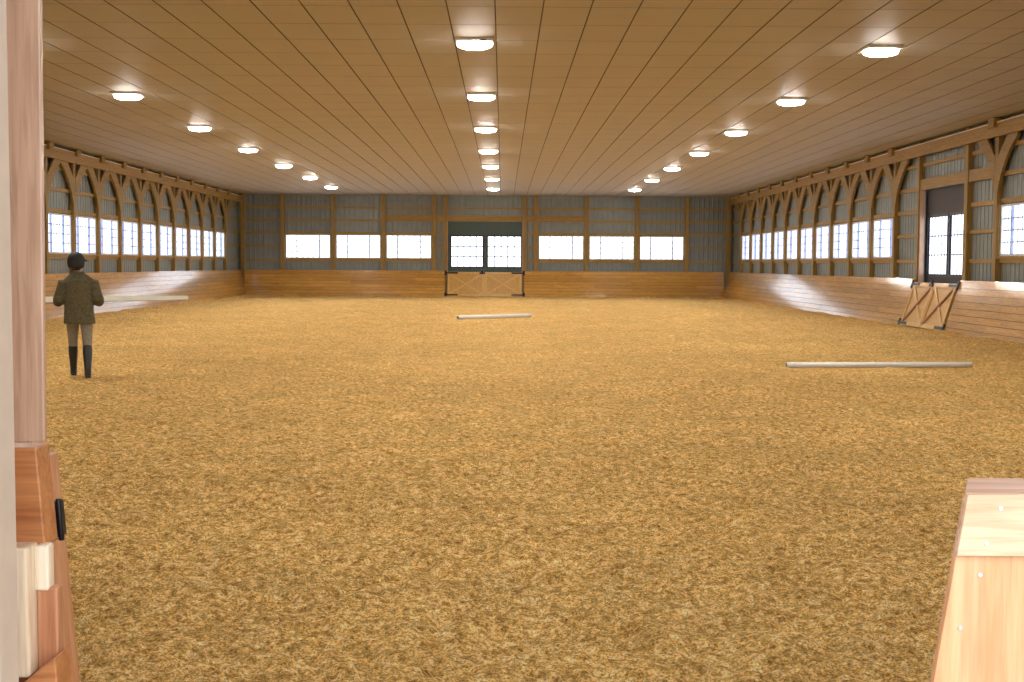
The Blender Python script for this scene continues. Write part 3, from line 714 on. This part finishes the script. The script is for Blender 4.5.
# ------------------------------------------------------------------ the person
def remesh(o, vox, smooth=6):
    md = o.modifiers.new('join', 'REMESH'); md.mode = 'VOXEL'; md.voxel_size = vox; md.use_smooth_shade = True
    sm = o.modifiers.new('soft', 'SMOOTH'); sm.iterations = smooth; sm.factor = 0.5
    return o
def person():
    px, py = -5.93, 17.80
    zl = float(sand_h(px, py)); root = empty('person', (px, py, 0.0), math.radians(18))
    zL = float(sand_h(px - 0.16, py + 0.22)); zR = float(sand_h(px + 0.17, py - 0.17))
    ankL, ankR = Vector((-0.087, 0.24, zL + 0.085)), Vector((0.107, -0.24, zR + 0.085))
    kneeL, kneeR = Vector((-0.088, 0.17, 0.47)), Vector((0.104, -0.07, 0.47))
    hipL, hipR = Vector((-0.085, 0.01, 0.88)), Vector((0.092, 0.0, 0.88))
    SH = [Vector((-0.190, 0.0, 1.295)), Vector((0.190, 0.0, 1.295))]
    EL = [Vector((-0.272, -0.035, 1.045)), Vector((0.265, -0.035, 1.045))]
    WR = [Vector((-0.270, 0.205, 1.055)), Vector((0.275, 0.205, 1.050))]
    hx = -0.03
    def hand(m, w, sg, k=1.0):
        # palm runs forward from the wrist, fingers curl down and inwards, thumb on the inner side
        c = w + Vector((-sg * 0.010, 0.05, -0.005))
        m.tube([w, w + Vector((0, 0.03, 0)), c + Vector((0, 0.02, 0)), c + Vector((0, 0.042, -0.004))], [0.026 * k, 0.032 * k, 0.036 * k, 0.030 * k], 12, flat=(1.0, 0.55))
        for i, ln in enumerate((0.9, 1.0, 0.94, 0.76)):
            b = c + Vector((-sg * 0.002, 0.038, 0.026 - 0.0175 * i))
            p1 = b + Vector((-sg * 0.012, 0.036 * ln, -0.004)); p2 = p1 + Vector((-sg * 0.028 * ln, 0.010, -0.004)); p3 = p2 + Vector((-sg * 0.014 * ln, -0.018 * ln, -0.002))
            m.tube([b, p1, p2, p3], [0.0095 * k, 0.009 * k, 0.0085 * k, 0.007 * k], 8)
        t0 = w + Vector((-sg * 0.014, 0.030, 0.018)); t1 = t0 + Vector((-sg * 0.030, 0.022, 0.020)); t2 = t1 + Vector((-sg * 0.014, 0.030, 0.004))
        m.tube([t0, t1, t2], [0.013 * k, 0.011 * k, 0.008 * k], 8)
    # one continuous body
    m = MB()
    m.loft([(0, 0.005, 0.84, 0.12, 0.09), (0, 0, 0.92, 0.15, 0.10), (0, 0, 1.02, 0.135, 0.09), (0, 0, 1.15, 0.145, 0.095), (0, 0, 1.28, 0.165, 0.10), (0, 0, 1.36, 0.14, 0.08), (0, 0.005, 1.41, 0.07, 0.06)])
    m.tube([(0, 0.0, 1.36), (-0.01, 0.01, 1.44), (-0.025, 0.02, 1.52)], [0.062, 0.056, 0.055], 14)
    m.ball((hx, 0.025, 1.600), (0.078, 0.094, 0.110)); 
    a = math.radians(-68)                           # head turned towards the right
    F = Vector((math.sin(-a), math.cos(a), 0)); Rr = Vector((F.y, -F.x, 0)); hc = Vector((hx, 0.025, 1.59))
    m.tube([hc + F * 0.05 + Vector((0, 0, -0.03)), hc + F * 0.075 + Vector((0, 0, -0.085))], [0.062, 0.035], 14)       # jaw and chin
    m.tube([hc + F * 0.088 + Vector((0, 0, 0.022)), hc + F * 0.112 + Vector((0, 0, -0.022)), hc + F * 0.094 + Vector((0, 0, -0.030))], [0.009, 0.015, 0.010], 8)   # nose
    for sg in (-1, 1):
        e = hc + Rr * sg * 0.078 + Vector((0, 0, -0.01)); m.ball(tuple(e), (0.016, 0.022, 0.032), 10, 8)
    m.tube([hc + F * 0.092 + Rr * -0.024 + Vector((0, 0, -0.062)), hc + F * 0.102 + Vector((0, 0, -0.060)), hc + F * 0.092 + Rr * 0.024 + Vector((0, 0, -0.062))], [0.006, 0.009, 0.006], 8)
    for i, sg in ((0, -1), (1, 1)):
        m.tube([SH[i], (SH[i] + EL[i]) / 2, EL[i], (EL[i] + WR[i]) / 2, WR[i], WR[i] + Vector((0, 0.02, 0))], [0.058, 0.050, 0.042, 0.040, 0.028, 0.026], 14)
        m.tube([SH[i] * 0.6 + Vector((0, 0, 0.534)), SH[i]], [0.07, 0.06], 12)
        hand(m, WR[i], sg, 0.92)
    for h_, k_, an in ((hipL, kneeL, ankL), (hipR, kneeR, ankR)):
        m.tube([h_, (h_ + k_) / 2, k_, k_ * 0.65 + an * 0.35, an], [0.088, 0.072, 0.054, 0.052, 0.036], 14)
        m.tube([an + Vector((0, -0.03, -0.04)), an + Vector((0, 0.06, -0.045)), an + Vector((0, 0.16, -0.06))], [0.034, 0.036, 0.026], 12)
    remesh(m.build('body', M['skin'], root), 0.0055, 3)
    for sg in (-1, 1):
        m = MB(); m.ball(tuple(hc + F * 0.084 + Rr * sg * 0.031 + Vector((0, 0, 0.012))), 0.012, 10, 8); m.build('eye', M['eye'], root)
    # breeches
    m = MB()
    m.loft([(0.003, -0.005, 0.80, 0.155, 0.12), (0, -0.01, 0.88, 0.168, 0.125), (0, 0, 0.98, 0.155, 0.11), (0, 0, 1.05, 0.15, 0.105)])
    for h_, k_, an in ((hipL, kneeL, ankL), (hipR, kneeR, ankR)):
        m.tube([h_ + Vector((0, 0, 0.03)), h_ * 0.75 + k_ * 0.25, h_ * 0.4 + k_ * 0.6, k_, k_ * 0.75 + an * 0.25], [0.098, 0.092, 0.078, 0.064, 0.060], 16)
    remesh(m.build('breeches', M['breeches'], root), 0.009, 3)
    # tall boots
    for an, k_ in ((ankL, kneeL), (ankR, kneeR)):
        top = k_ * 0.88 + an * 0.12
        m = MB()
        m.tube([top, top * 0.75 + an * 0.25, top * 0.4 + an * 0.6, an + Vector((0, 0, 0.03)), an + Vector((0, 0.0, -0.03))], [0.063, 0.066, 0.055, 0.046, 0.045], 18)
        m.tube([an + Vector((0, -0.045, -0.045)), an + Vector((0, 0.03, -0.04)), an + Vector((0.004, 0.11, -0.048)), an + Vector((0.004, 0.185, -0.058))], [0.034, 0.043, 0.043, 0.026], 14, flat=(0.9, 1.1))
        m.box(tuple(an + Vector((-0.036, -0.075, -0.092))), tuple(an + Vector((0.036, -0.015, -0.05))))
        m.tube([an + Vector((0, -0.05, -0.083)), an + Vector((0, 0.05, -0.080)), an + Vector((0.004, 0.13, -0.082)), an + Vector((0.004, 0.20, -0.079))], [0.03, 0.036, 0.042, 0.026], 12, flat=(0.22, 1.1))
        bt = remesh(m.build('tall_boot', M['boot'], root), 0.006, 3)
    # quilted jacket with flared hem, sleeves and collar
    m = MB()
    m.loft([(0.008, -0.005, 0.735, 0.216, 0.165), (0.006, -0.005, 0.78, 0.212, 0.16), (0, 0, 0.92, 0.198, 0.145), (0, 0, 1.05, 0.192, 0.14), (0, 0, 1.18, 0.205, 0.145), (0, -0.005, 1.26, 0.222, 0.14), (0, -0.005, 1.32, 0.218, 0.125), (0, -0.003, 1.365, 0.185, 0.105), (-0.005, 0, 1.40, 0.145, 0.092), (-0.01, 0.005, 1.43, 0.108, 0.084), (-0.012, 0.01, 1.455, 0.084, 0.078)])
    for i, sg in ((0, -1), (1, 1)):
        m.tube([SH[i] * 0.7 + Vector((0, 0, 0.37)), SH[i] + Vector((sg * 0.012, 0, -0.01)), SH[i] * 0.5 + EL[i] * 0.5, EL[i] + Vector((0, 0, 0.02)), EL[i] * 0.85 + WR[i] * 0.15 + Vector((0, 0, -0.005)), EL[i] * 0.4 + WR[i] * 0.6, WR[i]], [0.085, 0.087, 0.080, 0.075, 0.072, 0.060, 0.048], 16)
    jk = remesh(m.build('jacket', M['jacket'], root), 0.010, 3)
    m = MB(); m.tube([(-0.012 + 0.088 * math.cos(t), 0.008 + 0.084 * math.sin(t), 1.440) for t in [2 * PI * k / 24 for k in range(25)]], 0.016, 8, flat=(1.6, 0.7)); m.build('collar', M['jacket'], jk)
    for i, sg in ((0, -1), (1, 1)):
        m = MB(); hand(m, WR[i], sg, 1.12); m.tube([WR[i] + Vector((0, -0.025, 0)), WR[i] + Vector((0, 0.01, 0))], [0.036, 0.033], 12)
        remesh(m.build('glove', M['boot'], root), 0.0045, 2)
    # hair and riding helmet
    m = MB(); m.loft([(hx + 0.002, -0.02, 1.480, 0.05, 0.035), (hx, -0.015, 1.51, 0.070, 0.055), (hx, 0.0, 1.56, 0.080, 0.080)]); m.build('hair', M['hair'], root)
    m = MB()
    m.loft([(hx, 0.005, 1.515, 0.100, 0.112), (hx, 0.012, 1.55, 0.113, 0.124), (hx, 0.02, 1.60, 0.120, 0.132), (hx, 0.022, 1.65, 0.114, 0.126), (hx, 0.022, 1.695, 0.092, 0.104), (hx, 0.022, 1.722, 0.060, 0.07), (hx, 0.022, 1.735, 0.022, 0.026)], 28); hel = m.build('helmet', M['helmet'], root)
    m = MB(); n = 12; vs = []
    for k in range(n + 1):
        t = -1.0 + 2.0 * k / n
        dirv = (F * math.cos(t) + Rr * math.sin(t))
        o_ = Vector((hx, 0.02, 1.625)) + dirv * 0.112; q = Vector((hx, 0.02, 1.605)) + dirv * (0.125 + 0.055 * math.cos(t * 1.5) ** 2)
        vs += [o_, q, o_ + Vector((0, 0, 0.010)), q + Vector((0, 0, 0.007))]
    fs = []
    for k in range(n):
        b = 4 * k; fs += [(b, b + 1, b + 5, b + 4), (b + 2, b + 6, b + 7, b + 3), (b + 1, b + 3, b + 7, b + 5), (b, b + 4, b + 6, b + 2)]
    fs += [(0, 2, 3, 1), (4 * n, 4 * n + 1, 4 * n + 3, 4 * n + 2)]
    m.add(vs, fs, None, False); m.build('helmet_peak', M['helmet'], hel)
    tag(root, 'person in black riding helmet, olive jacket, grey breeches and tall black boots, seen from behind', 'person')
person()

# ------------------------------------------------------------------ daylight, camera, view
W = bpy.data.worlds.new('overcast sky'); S.world = W; W.use_nodes = True
nt = W.node_tree; bg = nt.nodes['Background']
tc = nt.nodes.new('ShaderNodeTexCoord'); sep = nt.nodes.new('ShaderNodeSeparateXYZ'); nt.links.new(tc.outputs['Generated'], sep.inputs[0])
rp = nt.nodes.new('ShaderNodeValToRGB')
rp.color_ramp.elements[0].position = 0.42; rp.color_ramp.elements[0].color = (0.80, 0.84, 0.92, 1)
rp.color_ramp.elements[1].position = 0.60; rp.color_ramp.elements[1].color = (0.90, 0.95, 1.0, 1)
ma = nt.nodes.new('ShaderNodeMath'); ma.operation = 'MULTIPLY_ADD'; ma.inputs[1].default_value = 0.5; ma.inputs[2].default_value = 0.5
nt.links.new(sep.outputs[2], ma.inputs[0]); nt.links.new(ma.outputs[0], rp.inputs[0]); nt.links.new(rp.outputs[0], bg.inputs[0])
bg.inputs[1].default_value = 4.0

f = 1269.0
cam = bpy.data.cameras.new('camera'); co = bpy.data.objects.new('camera', cam); COL.objects.link(co)
cam.sensor_width = 36.0; cam.lens = f / 1024 * 36.0; cam.clip_start = 0.05; cam.clip_end = 500
p = math.atan(77 / f); yw = math.atan(9.5 / f); ro = math.radians(0.3)
fw = Vector((math.sin(yw) * math.cos(p), math.cos(yw) * math.cos(p), -math.sin(p)))
r0 = fw.cross(Vector((0, 0, 1))).normalized(); u0 = r0.cross(fw)
r1 = r0 * math.cos(ro) + u0 * math.sin(ro); u1 = u0 * math.cos(ro) - r0 * math.sin(ro)
co.matrix_world = Matrix(((r1.x, u1.x, -fw.x, 0), (r1.y, u1.y, -fw.y, 0), (r1.z, u1.z, -fw.z, H), (0, 0, 0, 1)))
S.camera = co
S.view_settings.view_transform = 'Standard'; S.view_settings.look = 'None'; S.view_settings.gamma = 1.0; S.view_settings.use_curve_mapping = False
S.view_settings.exposure = 0.0
S.cycles.max_bounces = 8; S.cycles.diffuse_bounces = 5; S.cycles.glossy_bounces = 4; S.cycles.transparent_max_bounces = 12
S.cycles.sample_clamp_indirect = 4.0; S.cycles.use_light_tree = True
